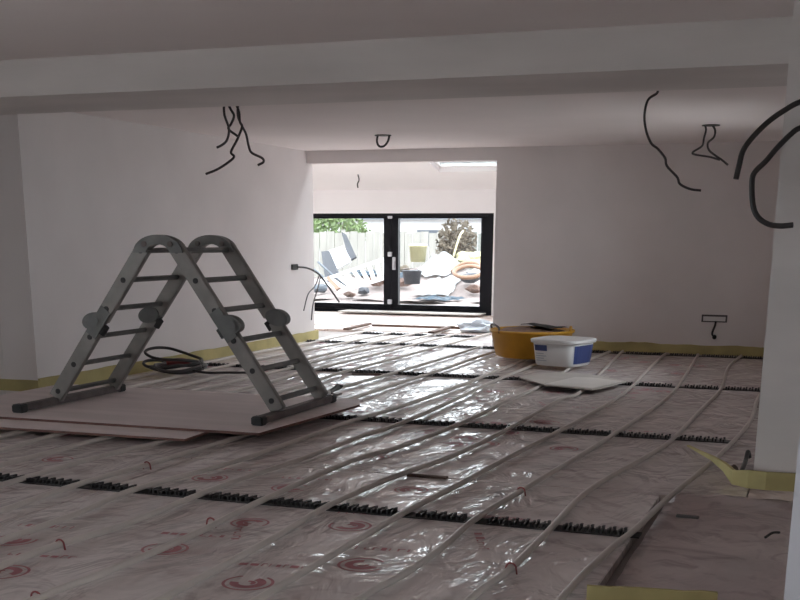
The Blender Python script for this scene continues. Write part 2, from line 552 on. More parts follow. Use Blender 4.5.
# bifold doors
tf = boxes('trim_door_frame', [((DX0, YD - .09, DZ0 - .05), (DX1, YD + .09, DZ0 + .035)), ((DX0, YD - .09, DZ1 - .045), (DX1, YD + .09, DZ1)),
                               ((DX0, YD - .09, DZ0 + .035), (DX0 + .1, YD + .09, DZ1 - .045)), ((DX1 - .1, YD - .09, DZ0 + .035), (DX1, YD + .09, DZ1 - .045))], 'frame')
tag(tf, 'dark outer frame round the two glazed garden doors', 'door frame', kind='structure')
for n, (x0, x1) in enumerate(((-9.33, DXM - .003), (DXM + .003, DX1 - .1), (-11.22, -9.336), (DX0 + .1, -11.226))):  # the last leaves are unseen, added to let in more daylight
    d = empty('door_%d' % (n + 1), ((x0 + x1) / 2, YD, DZ0 + .036))
    tag(d, ['dark framed glazed door leaf beside the left wall', 'dark framed glazed door leaf on the right by the back wall jamb',
            'added glazed door leaf hidden behind the left wall', 'extra outermost glazed door leaf hidden behind the left wall'][n], 'glazed door', kind='structure')
    hx, zt = (x1 - x0) / 2, DZ1 - .046 - DZ0 - .036
    box('stile', (-hx, -.05, 0), (-hx + .135, .05, zt), 'frame', d)
    box('stile', (hx - .135, -.05, 0), (hx, .05, zt), 'frame', d)
    box('rail', (-hx + .135, -.05, 0), (hx - .135, .05, .095), 'frame', d)
    box('rail', (-hx + .135, -.05, zt - .04), (hx - .135, .05, zt), 'frame', d)
    box('pane', (-hx + .135, -.008, .095), (hx - .135, .008, zt - .04), 'glass', d)
    if n == 0:
        for z in (0.1, 0.93, 1.58):
            box('hinge', (hx - .05, -.085, z), (hx + .03, -.0501, z + .08), 'handle', d, 0.006)
    elif n == 1:
        hd = box('handle_plate', (-hx + .03, -.075, .70), (-hx + .09, -.0501, .92), 'handle', d, 0.006)
        bar('lever', (-hx + .06, -.09, .86), (-hx + .06, -.09, .72), .03, .03, (1, 0, 0), 'handle', hd)
portal('door_portal', ((DX0 + DX1) / 2, YD + .3, (DZ0 + DZ1) / 2), (math.radians(-90), 0, 0), DX1 - DX0, DZ1 - DZ0)

# ================================================================== FLOOR BUILD-UP
rows = [0.5, 3.35, 6.2, 9.05, 11.9, 14.24]
cols = [XL + .01, -3.62, -0.755]
boards = []
for r0, r1 in zip(rows, rows[1:]):
    for k in range(2):
        xr = XR - .003 if (k == 1 and r0 > 6) else cols[k + 1] - .004
        o = box('insulation_board', (cols[k] + .004, r0 + .004, -.05), (xr, r1 - .004, 0), 'film', fl, 0.004)
        boards.append(((cols[k], r0, cols[k + 1], r1), o))
box('insulation_board', (XL + .005, 14.245, -.05), (XO - .006, 16.0, 0), 'film', fl, 0.004)
box('insulation_board', (XR + .001, 6.204, -.05), (2.6, YC - .004, -.002), 'sheet', fl, 0.004)
for r0, r1 in ((0.5, 3.35), (3.35, 6.196)):
    box('insulation_board', (cols[2] + .045, r0 + .004, -.05), (2.6, r1 - .004, -.014), 'film', fl, 0.004)

# red print on the facing: ringed emblems and illegible word strips, one print for each board
def add_emblem(bm, x, y, r, a0, z=0.0012):
    def arc(ra, rb, s, e, n=22):
        pa = [bm.verts.new((x + math.cos(s + (e - s) * i / n) * ra, y + math.sin(s + (e - s) * i / n) * ra, z)) for i in range(n + 1)]
        pb = [bm.verts.new((x + math.cos(s + (e - s) * i / n) * rb, y + math.sin(s + (e - s) * i / n) * rb, z)) for i in range(n + 1)]
        for i in range(n):
            bm.faces.new((pa[i], pa[i + 1], pb[i + 1], pb[i]))
    arc(r * .88, r, a0, a0 + 5.2)
    arc(r * .36, r * .70, a0 + 1.0, a0 + 5.4)
    arc(r * .12, r * .3, a0 + 3.4, a0 + 6.0, 10)


def add_words(bm, x, y, a, ln, hgt, z=0.0012):
    d = Vector((math.cos(a), math.sin(a), 0))
    u = Vector((-d.y, d.x, 0))
    t = 0
    while t < ln:
        wd = random.uniform(.018, .04)
        hh_ = hgt * random.uniform(.6, 1)
        for s0, s1, v0, v1 in ((0, .3, 0, 1), (.3, 1, 0 if random.random() < .5 else .75, .25 if random.random() < .5 else 1)):
            if v1 - v0 < .1:
                continue
            p = Vector((x, y, z)) + d * t
            q = [p + d * (wd * s) + u * (hh_ * v) for s, v in ((s0, v0), (s1, v0), (s1, v1), (s0, v1))]
            bm.faces.new([bm.verts.new(k) for k in q])
        t += wd + .012


seen = [onZ(248, 583), onZ(165, 549), onZ(362, 565), onZ(350, 526), onZ(4, 572), onZ(15, 540), onZ(265, 464), onZ(210, 478), onZ(290, 488)]
for (x0, y0, x1, y1), ob in boards:
    bm = bmesh.new()
    for p in seen:
        if x0 < p.x - .13 and p.x + .13 < x1 and y0 < p.y - .13 and p.y + .13 < y1:
            add_emblem(bm, p.x, p.y, .105, random.uniform(0, 6))
            add_words(bm, p.x - .16, p.y + .22, 0.15, .3, .05)
    for i in range(16):
        x, y = random.uniform(x0 + .15, x1 - .5), random.uniform(y0 + .2, y1 - .3)
        if any((Vector((x, y, 0)) - p).length < .45 for p in seen):
            continue
        if random.random() < .5:
            add_emblem(bm, x, y, .095, random.uniform(0, 6))
        else:
            add_words(bm, x, y, random.choice((0.15, 0.15, -1.2)), .28, .045)
    to_obj('red_print', bm, 'print', ob)

# loose sheet on the right
bm = bmesh.new()
NX, NY = 46, 70
sx0, sx1, sy0, sy1 = cols[2] + .05, 1.6, 2.9, 6.27
g = [[None] * (NY + 1) for _ in range(NX + 1)]
for i in range(NX + 1):
    for j in range(NY + 1):
        x, y = sx0 + (sx1 - sx0) * i / NX, sy0 + (sy1 - sy0) * j / NY
        z = -.008 + .012 * abs(noise.fractal(Vector((x * 3.2, y * 2.2, .3)), 1, 2, 4)) + .01 * abs(noise.noise(Vector((x * 9 + y * 3, y * 4 - x, 1))))
        g[i][j] = bm.verts.new((x + .006 * noise.noise(Vector((0, y * 2, 0))), y + (.03 * noise.noise(Vector((x * 3, 0, 7))) if j > NY - 4 else 0), z + (.008 if y > 6.15 else 0)))
for i in range(NX):
    for j in range(NY):
        bm.faces.new((g[i][j], g[i + 1][j], g[i + 1][j + 1], g[i][j + 1]))
bmesh.ops.solidify(bm, geom=bm.faces[:], thickness=0.002)
o = to_obj('polythene_sheet', bm, 'sheet', smooth=True)
tag(o, 'crumpled pinkish polythene sheet on the floor in front of the pillar', 'plastic sheet')

# ------------------------------------------------------------------ heating pipes
RP = 0.0155
px_paths = {
    1: [(750, 422), (720, 455), (670, 497), (635, 530), (610, 550), (565, 595)],
    2: [(740, 357), (728, 368), (721, 389), (703, 408), (672, 440), (650, 455), (590, 490), (550, 530), (510, 570), (470, 600)],
    3: [(697, 357), (681, 382), (665, 400), (612, 436), (565, 465), (520, 492), (475, 520), (440, 550), (400, 577), (360, 600)],
    4: [(663, 356), (642, 376), (634, 385), (615, 400), (562, 430), (495, 465), (465, 482), (410, 510), (350, 545), (260, 599)],
    5: [(620, 354), (582, 391), (560, 400), (507, 430), (455, 455), (400, 475), (370, 487), (327, 507), (280, 535), (235, 560), (165, 598)],
    6: [(510, 400), (465, 422), (400, 447), (350, 462), (260, 502), (190, 537), (100, 575), (40, 598)],
    7: [(455, 400), (400, 424), (360, 437), (300, 460), (240, 480), (195, 497), (125, 525), (60, 545), (0, 567)],
    8: [(400, 407), (350, 422), (300, 440), (225, 465), (135, 490), (75, 515), (0, 542)],
    9: [(247, 435), (165, 460), (75, 486), (0, 512)],
    10: [(170, 440), (100, 457), (0, 486)],
    11: [(110, 437), (0, 466)],
    12: [(65, 433), (0, 451)],
    13: [(25, 431), (0, 437)],
    14: [], 15: [], 16: [],
}
ordinal = ['', 'outermost', 'second', 'third', 'fourth', 'fifth', 'sixth', 'seventh', 'eighth', 'ninth', 'tenth', 'eleventh',
           'twelfth', 'thirteenth', 'fourteenth', 'fifteenth', 'sixteenth']
rail_y = [5.25, 8.04, 10.97, 14.02]
pipe_at = {}
lastx = -5.08
for k, pts in px_paths.items():
    P = sorted((Vector(onZ(x, y, 0.02)) for x, y in pts), key=lambda p: p.y)
    if not P:
        lastx -= .38
        P = [Vector((lastx, 5.5, 0)), Vector((lastx + .03, 7.5, 0))]
    yend = 13.95 if k < 11 else 15.9
    if k == 1:
        yend = 13.6
    rnd = random.Random(k * 13)
    y = P[-1].y + 1.3
    bx_ = P[-1].x
    while y < yend - .6:
        P.append(Vector((bx_ + rnd.uniform(-.05, .05), y, 0)))
        y += 1.5
    P.append(Vector((bx_ + rnd.uniform(-.03, .03), yend, 0)))
    y = P[0].y - 1.0
    P.insert(0, Vector((P[0].x, max(1.2, y), 0)))
    if P[0].y > 1.6:
        P.insert(0, Vector((P[0].x, 1.2, 0)))
    for p in P:
        p.z = RP + .008
    path = smooth_path(P, 8)
    pipe_at[k] = [(min(path, key=lambda q: abs(q.y - ry))).x for ry in rail_y + [15.5]]
    bm = bmesh.new()
    add_tube(bm, path, RP, 10)
    o = to_obj('heating_pipe', bm, 'pipe', smooth=True)
    lab = {1: 'grey heating pipe nearest the right-hand pillar, running out to the yellow foam',
           16: 'grey heating pipe nearest the left wall, passing under the plywood'}.get(
        k, 'grey underfloor heating pipe, %s counted from the right-hand pillar' % ordinal[k])
    tag(o, lab, 'pipe', 'heating pipes across the floor')

# clip rails
bm = bmesh.new()
add_box(bm, (-.015, -.042, .0), (-.006, .042, .016))
add_box(bm, (.006, -.042, .0), (.015, .042, .016))
add_box(bm, (-.0165, -.042, .016), (-.004, -.012, .021))
add_box(bm, (.004, .012, .016), (.0165, .042, .021))
clip_me = bpy.data.meshes.new('clip')
bm.to_mesh(clip_me)
bm.free()
clip_me.materials.append(M['rail'])
e1, e2, e3 = onZ(640, 537), onZ(735, 443), onZ(757, 390)
rail_spec = [(-6.4, e1.x, 5.25, .0, 'black pipe clip rail crossing the floor nearest the viewer'),
             (-6.4, e2.x, 8.04, .0, 'black pipe clip rail running out from under the plywood sheet'),
             (-6.4, XR - .1, 10.97, .0, 'black pipe clip rail passing behind the ladder and pale board'),
             (-6.4, XR - .1, 14.02, .0, 'black pipe clip rail along the foot of the back wall'),
             (-6.3, -4.5, 15.5, .0, 'short black clip rail just inside the extension')]
for n, (x0, x1, y, z, lab) in enumerate(rail_spec):
    o = empty('clip_rail', ((x0 + x1) / 2, y, z))
    cx = (x0 + x1) / 2
    bm = bmesh.new()
    add_box(bm, (x0 - cx, -.05, 0), (x1 - cx, .05, .0075))
    to_obj('rail_base', bm, 'rail', o)
    x = x0 + .03
    while x < x1 - .02:
        if all(abs(x - v[n]) > .034 for v in pipe_at.values()):
            c = link('clip', clip_me, o)
            c.location = (x - cx, 0, .0075)
        x += .052
    tag(o, lab, 'clip rail', 'black clip rails')

# red staples that pin the pipes
def staple(px, py_, lab):
    p = onZ(px, py_, .02)
    k = min(px_paths, key=lambda q: 99 if not px_paths[q] else min(abs(onZ(*t, .02).x - p.x) + .3 * abs(onZ(*t, .02).y - p.y) for t in px_paths[q]))
    bm = bmesh.new()
    arc = [Vector((p.x + math.cos(t) * (RP + .006), p.y, RP + .008 + math.sin(t) * (RP + .006))) for t in [math.pi * i / 8 for i in range(9)]]
    arc = [Vector((arc[0].x + .004, p.y, -.002))] + arc + [Vector((arc[-1].x - .004, p.y, -.002))]
    add_tube(bm, arc, .0042, 6)
    o = to_obj('pipe_staple', bm, 'red', smooth=True)
    tag(o, lab, 'staple', 'red pipe staples')


staple(60, 545, 'red staple on the pipe at the lower left of the floor')
staple(211, 523, 'red staple on the pipe in front of the nearest clip rail')
staple(36, 598, 'red staple on the pipe at the bottom left corner')
staple(511, 569, 'red staple on the pipe at the bottom right of the floor')
staple(521, 492, 'red staple on the pipe behind the nearest clip rail, right side')
staple(147, 466, 'red staple on the pipe in front of the plywood')

# ------------------------------------------------------------------ yellow edge foam
def ribbon(name, pts, hgts, th, ma, parent=None, z0=None):
    """upright strip that follows floor points; hgts = height at each point"""
    bm = bmesh.new()
    pts = [Vector(p) for p in pts]
    prof = []
    for i, p in enumerate(pts):
        d = pts[min(i + 1, len(pts) - 1)] - pts[max(0, i - 1)]
        nn = Vector((-d.y, d.x, 0)).normalized() * th / 2
        h_ = Vector((0, 0, hgts[i]))
        if z0:
            p = p + Vector((0, 0, z0[i]))
        prof.append([bm.verts.new(q) for q in (p - nn, p + nn, p + nn + h_, p - nn + h_)])
    for a, b in zip(prof, prof[1:]):
        for k in range(4):
            bm.faces.new((a[k], a[(k + 1) % 4], b[(k + 1) % 4], b[k]))
    bm.faces.new(prof[0][::-1])
    bm.faces.new(prof[-1])
    return to_obj(name, bm, ma, parent)


def foam_run(a, b, n, h, lab, amp=.012):
    a, b = Vector(a), Vector(b)
    pts = [a.lerp(b, i / n) for i in range(n + 1)]
    hs = [h + amp * noise.noise(Vector((i * .7, h * 31, a.x))) for i in range(n + 1)]
    o = ribbon('edge_foam', pts, hs, .02, 'foam')
    tag(o, lab, 'foam strip', 'yellow edge foam strips')
    return o


foam_run((XL + .013, YN + .0, 0), (XL + .013, 14.5, 0), 40, .115, 'yellow foam strip along the foot of the left wall')
foam_run((-9.4, YN - .013, 0), (XL + .02, YN - .013, 0), 20, .10, 'yellow foam strip at the foot of the dark wall return, far left')
foam_run((-2.75, YB - .013, 0), (XR - .3, YB - .013, 0), 24, .115, 'yellow foam strip along the foot of the back wall', .02)
# peeled strip round the pillar foot: lies flat on the left, stands up along the pillar
cp_ = [onZ(688, 448), onZ(700, 458), onZ(712, 468), onZ(724, 478), onZ(733, 486), onZ(748, 489), onZ(765, 491), onZ(785, 492)]
cp_.append(cp_[-1] + (cp_[-1] - cp_[-2]) * 6)
o = ribbon('edge_foam', cp_, [.008, .016, .028, .05, .08, .10, .10, .10, .10], .02, 'foam', None, [.012, .03, .046, .04, .01, .006, .006, .006, .006])
tag(o, 'yellow foam strip curling away from the foot of the pillar', 'foam strip', 'yellow edge foam strips')
fa, fb = onZ(586, 606), onZ(716, 613)
foam_run((fa.x, fa.y, .006), (fb.x, fb.y, .006), 8, .075, 'yellow foam piece at the bottom border near the pipe end', .008)

# ------------------------------------------------------------------ plywood under the ladder
ZP = 0.078
q = lambda x, y, z=ZP: onZ(x, y, z)
f1, f2 = q(259, 433), q(360, 404.5)
b1 = q(200, 390.5)
s1 = slab('plywood_sheet', [(-6.25, f1.y - .05, ZP), (f1.x, f1.y, ZP), (f2.x, f2.y, ZP), (f2.x - .12, b1.y, ZP), (-6.25, b1.y - .05, ZP)], .017, ['ply', 'ply_edge'])
tag(s1, 'large pinkish plywood sheet under the feet of the ladder', 'plywood', 'plywood sheets on the floor')
ZQ = 0.060
g1, g2, g3 = q(0, 427.5, ZQ), q(185, 439, ZQ), q(212, 428, ZQ)
s2 = slab('plywood_sheet', [(-6.1, g1.y, ZQ), (g2.x, g2.y, ZQ), (g3.x, g3.y + .5, ZQ), (-6.1, g3.y + .5, ZQ)], .016, ['ply', 'ply_edge'])
tag(s2, 'narrow plywood sheet showing in front of the larger one', 'plywood', 'plywood sheets on the floor')

# ================================================================== LADDER
LN, LF = 7.42, 8.18
lad = empty('folding_ladder', (-4.53, (LN + LF) / 2, ZP))
tag(lad, 'grey aluminium folding ladder standing as an A-frame on the plywood', 'ladder')
LO = lad.location
Lc = lambda x, y, z: Vector((x, y, z)) - LO
frames = {'l': (Vector((-5.46, 0, .185)), Vector((-4.67, 0, 1.228))), 'r': (Vector((-3.66, 0, .203)), Vector((-4.376, 0, 1.23)))}
STW = .112
for side, (lo, hi) in frames.items():
    d = (hi - lo).normalized()
    out = Vector((d.z, 0, -d.x)) if side == 'r' else Vector((-d.z, 0, d.x))
    foot = lo + d * ((ZP + .055 - lo.z) / d.z)
    mid = lo.lerp(hi, .505)
    for Y in (LN, LF):
        sg = -1 if Y == LN else 1
        yy = Vector((0, Y, 0))
        bar('lower_stile', foot + yy - LO, mid - d * .02 + yy - LO, .05, STW, (0, 1, 0), 'alu', lad, .006)
        bar('upper_stile', mid + d * .03 + yy - LO, hi + d * .035 + yy - LO, .05, STW, (0, 1, 0), 'alu', lad, .006)
        # middle locking hinge
        bm = bmesh.new()
        c = mid + out * .055 + yy - LO
        add_disc(bm, c, (0, 1, 0), .092, .07, 24)
        add_disc(bm, c + Vector((0, sg * .04, 0)), (0, 1, 0), .06, .02, 20, .05)
        for v in bm.verts:
            v.co.z = c.z - .024 + (v.co.z - c.z) * .68 + (v.co.x - c.x) * (.12 if side == 'l' else -.12)
        hg = to_obj('locking_hinge', bm, 'alu_dark', lad)
        bm = bmesh.new()
        add_bar(bm, mid - d * .12 + yy - LO + Vector((0, sg * .028, 0)), mid + d * .12 + yy - LO + Vector((0, sg * .028, 0)), .012, STW * .85, (0, 1, 0))
        to_obj('hinge_plate', bm, 'alu_dark', hg)
        bm = bmesh.new()
        add_disc(bm, mid - out * .055 - d * .03 + yy - LO, d, .028, .07, 12)
        to_obj('release_knob', bm, 'rubber', hg)
    for i in range(6):
        p = lo.lerp(hi, i / 5)
        r_ = bar('rung', Vector((p.x, LN + .02, p.z)) - LO, Vector((p.x, LF - .02, p.z)) - LO, .036, .024, (d.x, 0, d.z), 'alu_dark', lad, .004)
        for Y, sg in ((LN, -1), (LF, 1)):
            bm = bmesh.new()
            add_disc(bm, Vector((p.x, Y + sg * .027, p.z)) - LO, (0, 1, 0), .02, .008, 12)
            to_obj('end_cap', bm, 'rubber', r_)
    # stabiliser foot bar
    if side == 'l':
        ea, eb = onZ(20, 413, ZP), onZ(123, 391, ZP)
    else:
        ea, eb = onZ(263, 426, ZP), onZ(335, 402, ZP)
    fx = foot.x
    ba, bb = Vector((fx, ea.y, ZP + .032)) - LO, Vector((fx, eb.y, ZP + .032)) - LO
    br = bar('stabiliser_bar', ba, bb, .075, .05, (1, 0, 0), 'steel', lad, .006)
    dd = (bb - ba).normalized()
    bar('rubber_foot', ba - dd * .012 - Vector((0, 0, .002)), ba + dd * .07 - Vector((0, 0, .002)), .088, .06, (1, 0, 0), 'rubber', br, .008)
    bar('rubber_foot', bb - dd * .07 - Vector((0, 0, .002)), bb + dd * .012 - Vector((0, 0, .002)), .088, .06, (1, 0, 0), 'rubber', br, .008)
# top hinges: inverted U over each pair of stiles
for Y in (LN, LF):
    bm = bmesh.new()
    a_, b_ = frames['l'][1], frames['r'][1]
    c = Vector(((a_.x + b_.x) / 2, Y, 1.215))
    hwid = (b_.x - a_.x) / 2
    n = 18
    prof = []
    for i in range(n + 1):
        t = math.pi - math.pi * i / n
        ci, si = math.cos(t), math.sin(t)
        o1 = Vector((c.x + ci * (hwid + .052), 0, c.z + si * .124))
        i1 = Vector((c.x + ci * (hwid - .05), 0, c.z + si * .058))
        prof.append([bm.verts.new(Vector((o1.x, Y + s * .04, o1.z)) - LO) for s in (-1, 1)] + [bm.verts.new(Vector((i1.x, Y + s * .04, i1.z)) - LO) for s in (1, -1)])
    for p0, p1 in zip(prof, prof[1:]):
        for k in range(4):
            bm.faces.new((p0[k], p0[(k + 1) % 4], p1[(k + 1) % 4], p1[k]))
    bm.faces.new(prof[0][::-1])
    bm.faces.new(prof[-1])
    th = to_obj('top_hinge', bm, 'alu_dark', lad)
    for sx in (-1, 1):
        bm = bmesh.new()
        add_disc(bm, Vector((c.x + sx * hwid * .72, Y - .044, c.z + .06)) - LO, (0, 1, 0), .02, .01, 12)
        to_obj('rivet', bm, 'steel', th)

# small tool beside the ladder foot
p = onZ(330, 398, .04)
tl = empty('hand_tool', (p.x, p.y, 0))
bm = bmesh.new()
t0, t1, t2 = onZ(329, 392, .07) - Vector((p.x, p.y, 0)), onZ(338, 387, .09) - Vector((p.x, p.y, 0)), onZ(343, 386, .10) - Vector((p.x, p.y, 0))
add_tube(bm, [t0, t1, t2], [.01, .028, .008], 6)
to_obj('blade', bm, 'alu_dark', tl)
t3 = onZ(322, 399, .02) - Vector((p.x, p.y, 0))
tube('handle', [t3, (t3 + t0) / 2 + Vector((0, 0, .012)), t0], .022, 'board_pale', tl)
tube('jaw', [t0, onZ(336, 395, .03) - Vector((p.x, p.y, 0)), onZ(341, 395, .005) - Vector((p.x, p.y, 0)) + Vector((0, 0, .012))], .01, 'steel', tl)
tag(tl, 'small grey hand tool with a dark blade beside the ladder foot', 'tool')

# ================================================================== BUCKETS, BOARD, CABLES
def lathe(bm, prof, c, seg=36, sq=2.0, rot=0.0, sx=1.0, sy=1.0):
    """profile (r, z) turned about c; sq > 2 gives rounded-square plans"""
    rings = []
    for r, z in prof:
        ring = []
        for k in range(seg):
            t = 2 * math.pi * k / seg
            ct, st = math.cos(t), math.sin(t)
            rr = r / (abs(ct) ** sq + abs(st) ** sq) ** (1 / sq)
            x, y = rr * ct * sx, rr * st * sy
            ring.append(bm.verts.new((c[0] + x * math.cos(rot) - y * math.sin(rot), c[1] + x * math.sin(rot) + y * math.cos(rot), c[2] + z)))
        rings.append(ring)
    for a, b in zip(rings, rings[1:]):
        for k in range(seg):
            bm.faces.new((a[k], a[(k + 1) % seg], b[(k + 1) % seg], b[k]))
    bm.faces.new(rings[0][::-1])
    bm.faces.new(rings[-1])


pb = onY(533, 358, 12.95)
bk = empty('builders_bucket', (pb.x, 12.85, 0.043))
bm = bmesh.new()
lathe(bm, [(.36, 0), (.40, .02), (.455, .27), (.475, .275), (.478, .30), (.455, .302), (.44, .28), (.39, .03), (.0001, .028)], (0, 0, 0))
to_obj('body', bm, 'yellow', bk, True)
bm = bmesh.new()
lathe(bm, [(.435, .25), (.36, .29), (.15, .325), (.0001, .33)], (0, 0, 0), 28)
for v in bm.verts:
    v.co.z += .03 * noise.noise(v.co * 6)
to_obj('contents', bm, 'dust', bk, True)
bm = bmesh.new()
add_tube(bm, smooth_path([(-.47, .05, .28), (-.46, -.05, .33), (-.40, -.18, .355), (-.30, -.31, .33), (-.27, -.39, .28)], 6), .012, 8)
to_obj('wire_handle', bm, 'steel', bk, True)
bm = bmesh.new()
add_tube(bm, smooth_path([(.40, .12, .30), (.44, .0, .335), (.46, -.12, .30)], 6), .016, 8)
to_obj('grip', bm, 'yellow', bk, True)
tag(bk, 'wide yellow builder\'s bucket holding rubble dust by the opening jamb', 'bucket')
# dark rag over the rim
bm = bmesh.new()
NXr, NYr = 14, 8
gr = []
for i in range(NXr + 1):
    row = []
    for j in range(NYr + 1):
        t, s = i / NXr, j / NYr
        x = bk.location.x - .12 + .5 * t
        y = 12.85 - .12 + .3 * s - .1 * t
        z = .043 + .345 + .018 * noise.noise(Vector((t * 4, s * 4, 0))) + .015 * math.sin(t * 6)
        row.append(bm.verts.new((x, y, z)))
    gr.append(row)
for i in range(NXr):
    for j in range(NYr):
        bm.faces.new((gr[i][j], gr[i + 1][j], gr[i + 1][j + 1], gr[i][j + 1]))
bmesh.ops.solidify(bm, geom=bm.faces[:], thickness=.02)
rg = to_obj('dark_rag', bm, 'cable_grey', smooth=True)
tag(rg, 'dark crumpled rag lying over the rubble in the yellow bucket', 'rag')

pt = onY(563, 368, 12.15)
tb = empty('plaster_tub', (pt.x, 12.12, .043))
TR = -.30
bm = bmesh.new()
lathe(bm, [(.222, 0), (.235, .012), (.262, .238)], (0, 0, 0), 48, 5, TR)
to_obj('body', bm, 'tub', tb, True)
bm = bmesh.new()
lathe(bm, [(.272, .232), (.285, .237), (.287, .268), (.27, .276), (.24, .270), (.0001, .268)], (0, 0, 0), 48, 5, TR)
to_obj('lid', bm, 'tub', tb, True)


def tub_patch(name, face, s0, s1, z0, z1, ma, lift=.004):
    """label that follows one flat side of the tub (0 = left-hand front side, 1 = right-hand side)"""
    bm = bmesh.new()
    n = 6
    for i in range(n):
        qv = []
        for s, z in ((s0 + (s1 - s0) * i / n, z0), (s0 + (s1 - s0) * (i + 1) / n, z0), (s0 + (s1 - s0) * (i + 1) / n, z1), (s0 + (s1 - s0) * i / n, z1)):
            r = .235 + (.262 - .235) * (z - .012) / .226
            rr = r / (1 + abs(s) ** 5) ** .2
            x, y = (s * rr, -rr - lift) if face == 0 else (rr + lift, s * rr)
            qv.append(bm.verts.new((x * math.cos(TR) - y * math.sin(TR), x * math.sin(TR) + y * math.cos(TR), z)))
        bm.faces.new(qv)
    bmesh.ops.remove_doubles(bm, verts=bm.verts[:], dist=1e-5)
    return to_obj(name, bm, ma, tb)


lb = tub_patch('label', 0, -.86, -.18, .155, .215, 'blue')
lb['label'] = 'small dark blue label on the white tub'
for k in range(4):
    tub_patch('print_line', 0, -.82, -.35 + .12 * (k % 2), .122 - k * .024, .131 - k * .024, 'greyprint', .003)
lb = tub_patch('label', 1, -.82, .75, .03, .215, 'blue')
lb['label'] = 'tall dark blue panel on the white tub'
tag(tb, 'white plastic tub with lid and dark blue labels in front of the yellow bucket', 'tub')

ZB = .056
o = slab('plasterboard_offcut', [onZ(x, y, ZB) for x, y in ((519, 377), (545, 384.5), (592, 389), (600, 388), (627, 381), (590, 374), (555, 372))], .012, ['board', 'board'])
tag(o, 'pale flat plasterboard offcut lying on the pipes before the tub', 'board')
o2 = slab('pale_patch', [onZ(x, y, ZB + .001) for x, y in ((546, 383.5), (592, 388), (624, 381), (592, 377.5), (575, 377))], .0008, 'board_pale', o)

# bag in the extension
pbg = onZ(481, 329.5, .05)
o = lump('plastic_bag', (pbg.x, pbg.y, .09), (.30, .2, .11), 'bag', None, 3, .5, 2.2, 4.0, flat=.018)
tag(o, 'small bluish white plastic bag on the extension floor by the jamb', 'bag')

# cable coil by the left wall
pc = onZ(178, 376, .0)
cc = empty('cable_coil', (pc.x, pc.y, .046))
for k, (rx, ry, dx, dy, zt) in enumerate(((.30, .34, -.02, .04, .03), (.26, .30, .05, -.03, .05), (.34, .26, -.05, 0, .07), (.24, .36, .02, .05, .06), (.31, .30, -.1, .1, .11))):
    pts = [Vector((dx + rx * math.cos(t), dy + ry * math.sin(t), zt + .02 * math.sin(2 * t + k) + (.10 * max(0, -math.cos(t)) if k == 4 else 0))) for t in [2 * math.pi * i / 14 for i in range(15)]]
    tube('loop', pts, .015, 'cable' if k != 1 else 'cable_grey', cc, 4, 7)
tube('tail', [(.2, -.1, .03), (.42, -.12, .015), (.62, -.02, .013), (.9, .1, .013)], .012, 'cable', cc, 6, 7)
tube('taped_end', [(-.12, -.02, .085), (.02, .03, .10), (.16, .0, .09)], .03, 'red', cc, 5, 8)
cc.scale = (.9, .9, 1)
tag(cc, 'coil of black cable on the floor against the left wall', 'cable')

# ------------------------------------------------------------------ dangling cables
def px_cable(name, pts, Y, r, ma, lab, grp=None, start=None, dy=0.0):
    P_ = [onY(x, y, Y + dy * i / max(1, len(pts) - 1)) for i, (x, y) in enumerate(pts)]
    if start is not None:
        P_.insert(0, Vector(start))
    o = tube(name, P_, r, ma, None, 6, 8)
    tag(o, lab, 'cable', grp)
    return o


YW = 9.12
top = onY(230, 96, YW).z
bun = empty('cable_bundle', onY(231, 104, YW))
bun.location.z = ZC
BO = bun.location
strands = [[(224, 104), (224.5, 115), (229, 129), (227, 140), (222, 145), (217, 147.5)],
           [(228, 104), (231, 110), (234, 116), (231, 124), (228.5, 129), (238, 136.5)],
           [(236, 104), (239, 112), (240, 122), (242, 127), (237, 140), (231, 152), (234, 157), (226, 164), (216, 170), (206, 174)],
           [(238, 104), (238, 116), (242, 126), (246, 134), (249, 147), (252, 153), (262, 158), (263.5, 162), (258, 165)]]
for k, s in enumerate(strands):
    P_ = [onY(x, y, YW + .03 * k) for x, y in s]
    P_.insert(0, Vector((P_[0].x, YW + .03 * k, ZC)))
    tube('strand', [p_ - BO for p_ in P_], .0105, 'cable_grey' if k in (0, 3) else 'cable', bun, 5, 7)
tag(bun, 'bundle of four grey cables hanging from the ceiling above the ladder', 'cable')

p0 = onZ(383, 135, ZC)
ca = empty('ceiling_cable', p0)
tube('loop', [onY(x, y, p0.y) - p0 for x, y in ((378, 134.2), (377, 141), (379, 146), (384, 146), (388, 141), (389.5, 134.2))], .012, 'cable', ca)
bm = bmesh.new()
add_disc(bm, (0, 0, -.004), (0, 0, 1), .09, .008, 24)
to_obj('ceiling_hole', bm, 'rubber', ca)
tag(ca, 'short dark cable loop in a ceiling hole above the garden opening', 'cable')

pe = onY(358, 176, 19.0)
pe.z = ez(19.0)
o = tube('ceiling_cable', [pe, onY(359, 180, 19.0), onY(357.5, 184, 19.0), onY(358, 188, 19.0)], .012, 'cable_grey')
tag(o, 'thin short cable hanging from the bright ceiling of the extension', 'cable')

